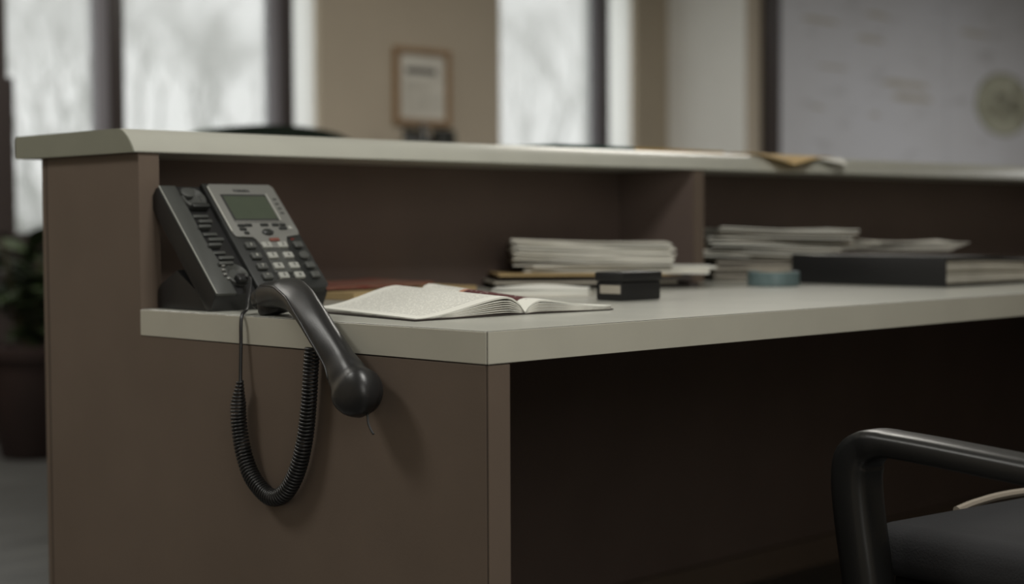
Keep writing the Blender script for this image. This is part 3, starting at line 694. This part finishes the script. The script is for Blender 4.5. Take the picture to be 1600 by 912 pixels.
# ------------------------------------------------------------------ office chair at the knee hole (built in its own frame: +y faces the desk)
oc = thing('office_chair', (.72, -.47, 0), 'black office chair with curved armrests pulled up to the knee hole', 'chair', rz=math.radians(-7))
def ploc(name, bm, m_, parent=oc, smooth=True): return link(name, bm, m_, parent, smooth, local=True)
st_ = ploc('seat', bx(-.225, .26, -.24, .26, .395, .465, bev=.028, seg=4), 'seat')
ploc('seat_pan', bx(-.20, .235, -.21, .235, .375, .395, bev=.006), 'arm')
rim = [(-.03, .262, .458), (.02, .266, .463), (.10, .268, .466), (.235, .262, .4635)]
ploc('pale_edge', tube(bmesh.new(), spline(rim, 6), .006, 8), 'cream', st_)  # pale strip along part of the seat's front rim
def loft(pts, wds, ths, outs):
    """rounded-rectangle section along pts; width along x, thickness along outs"""
    bm = bmesh.new(); rings = []; N = 16
    for p, wd_, th_, o in zip(pts, wds, ths, outs):
        ring = []
        for k_ in range(N):
            a = 2*math.pi*(k_+.5)/N; c, s = math.cos(a), math.sin(a); e = .5
            ring.append(bm.verts.new(p+V((1, 0, 0))*wd_*math.copysign(abs(c)**e, c)+o*th_*math.copysign(abs(s)**e, s)))
        rings.append(ring)
    for A, B in zip(rings, rings[1:]):
        for k_ in range(N): bm.faces.new((A[k_], A[(k_+1) % N], B[(k_+1) % N], B[k_]))
    bm.faces.new(rings[0][::-1]); bm.faces.new(rings[-1]); return bm
for sx in (-1, 1):
    X_ = -.30 if sx < 0 else .335
    key = [V((X_, -.32, .562)), V((X_, -.18, .570)), V((X_, -.02, .579)), V((X_, .12, .5865)), V((X_, .175, .586)), V((X_, .205, .572)), V((X_, .215, .545)), V((X_, .212, .50)), V((X_, .200, .43)), V((X_, .185, .36)), V((X_, .15, .335)), V((X_, .10, .33))]
    pth = spline(key, 4); n_ = len(pth); outs = []
    for i in range(n_):
        t = (pth[min(i+1, n_-1)]-pth[max(i-1, 0)]).normalized(); outs.append(V((1, 0, 0)).cross(t).normalized())
    wds = [.030 if i < 18 else .028 for i in range(n_)]; ths = [.016 if i < 14 else .016+.012*min(1, (i-14)/8) for i in range(n_)]
    ar = ploc('armrest', loft(pth, wds, ths, outs), 'arm')
    for y in (.02,): ploc('arm_bracket', bx(min(X_, sx*.10), max(X_, sx*.10), .08, .16, .34, .374, bev=.004), 'arm', ar)
ploc('backrest', loft([V((.017, -.30-.05*t_, .50+.55*t_)) for t_ in (0, .15, .3, .5, .7, .85, 1)], [.17, .21, .22, .22, .21, .19, .14], [.02, .028, .03, .03, .03, .026, .016], [V((0, 1, .1))]*7), 'seat')
ploc('back_bar', tube(bmesh.new(), spline([(.017, -.10, .38), (.017, -.26, .38), (.017, -.345, .46), (.017, -.355, .62)], 5), .016, 8), 'arm')
ploc('column', tube(bmesh.new(), [(.017, 0, .10), (.017, 0, .375)], .026, 16), 'chrome')
for i in range(5):
    a = math.radians(72*i+10); c, s = math.cos(a), math.sin(a)
    lg = ploc('leg', tube(bmesh.new(), [(.017, 0, .105), (.017+.15*c, .15*s, .10), (.017+.29*c, .29*s, .075)], [.024, .020, .013], 8), 'arm')
    ploc('caster', lathe(bmesh.new(), [(0, -.018), (.024, -.018), (.028, -.012), (.028, .012), (.024, .018), (0, .018)], frame_mx((.017+.29*c, .29*s, .0285), (c, s, 0), (0, 0, 1), (-s, c, 0)), 16), 'arm', lg)

# ------------------------------------------------------------------ outdoors
def tree(x, y, h, seed, label, spread=.5, depth=5, trunk=.13):
    rt = random.Random(seed); t = thing('bare_tree', (x, y, -.35), label, 'tree', 'bare trees outside the windows')
    bt, bb_ = bmesh.new(), bmesh.new()
    def grow(p, d, ln, r, lv):
        pts = [p]; q = p.copy(); dd = d.copy()
        for _ in range(3):
            dd = (dd+V((rt.uniform(-.18, .18), rt.uniform(-.18, .18), rt.uniform(-.05, .14)))).normalized(); q = q+dd*ln/3; pts.append(q.copy())
        tube(bt if lv < 2 else bb_, pts, [r, r*.88, r*.78, r*.68], 7 if lv < 2 else 4, cap=False)
        if lv >= depth: return
        for b in range(2+(rt.random() < .75) + (lv >= 3)):
            nd = (dd+V((rt.uniform(-1, 1), rt.uniform(-1, 1), rt.uniform(-.25, .55)))*spread*1.5).normalized()
            grow(pts[rt.choice((2, 3, 3))], nd, ln*rt.uniform(.62, .82), r*(.58 if lv < 2 else .48), lv+1)
    grow(V((x, y, -.36)), V((rt.uniform(-.06, .06), 0, 1)), h*.30, trunk, 0)
    link('trunk', bt, 'bark', t, smooth='all'); link('branches', bb_, 'twig', t, smooth='all')
rt_ = random.Random(5)
for x, y, h_, sd, tr, lab in (
    (19.4, 30, 8.0, 3, .095, 'bare tree in the middle of the second left pane, its crown spreading wide'),
    (16.0, 29, 7.5, 21, .12, 'bare tree at the right of the leftmost pane'),
    (18.5, 35, 9, 9, .12, 'tall bare tree at the left of the leftmost pane'),
    (21.0, 31, 7.5, 31, .10, 'bare tree by the right edge of the second left pane'),
    (23.2, 37, 9, 44, .12, 'farther bare tree at the left part of the second left pane'),
    (37.2, 36, 10, 14, .12, 'bare tree faint in the middle of the narrow right window'),
    (33.4, 31, 8, 55, .10, 'small bare tree at the right of the narrow right window')):
    tree(x, y, h_, sd, lab, .55, 6, tr)
def shrub(x, y, r, h, seed, label):
    rt = random.Random(seed); t = thing('shrub', (x, y, -.35), label, 'shrub', 'winter shrubs outside')
    bm = bmesh.new()
    for _ in range(420):
        a = rt.uniform(0, 6.28); e = rt.uniform(0, 1); rr = r*math.sqrt(rt.random())*math.sin(math.pi*(.25+.72*e)) ; p = V((x+math.cos(a)*rr, y+math.sin(a)*rr, -.3+h*e))
        d = V((rt.uniform(-1, 1), rt.uniform(-1, 1), rt.uniform(-.3, 1))).normalized(); s_ = d.orthogonal().normalized(); l = rt.uniform(.08, .16)
        vs = [bm.verts.new(q) for q in (p, p+d*l*.5+s_*l*.25, p+d*l, p+d*l*.5-s_*l*.25)]; bm.faces.new(vs)
    f = link('foliage', bm, 'hedge', t); f['kind'] = 'stuff'
    link('stem', tube(bmesh.new(), [(x, y, -.36), (x, y, h*.6)], [.03, .012], 6), 'bark', t)
shrub(4.25, 9.0, .5, 1.15, 2, 'low winter shrub outside the lower left pane')
shrub(13.35, 24, .8, 3.7, 5, 'tall bushy shrub outside at the right of the leftmost pane')
shrub(18.7, 26, 1.3, 2.9, 8, 'broad shrub outside at the lower right of the second left pane')
for i, (x, y, r_, h_) in enumerate(((15.9, 31, .7, 2.4), (18.0, 33, 1.0, 3.0), (13.35, 26.2, .6, 2.0))):
    shrub(x, y, r_, h_, 40+i, ('pale distant shrub at the left of the leftmost pane', 'distant shrub behind the leftmost pane, second from the left', 'shrub in the leftmost pane in front of the distant shrubs')[i])
for o in bpy.data.objects:
    if '_o' in o: del o['_o']
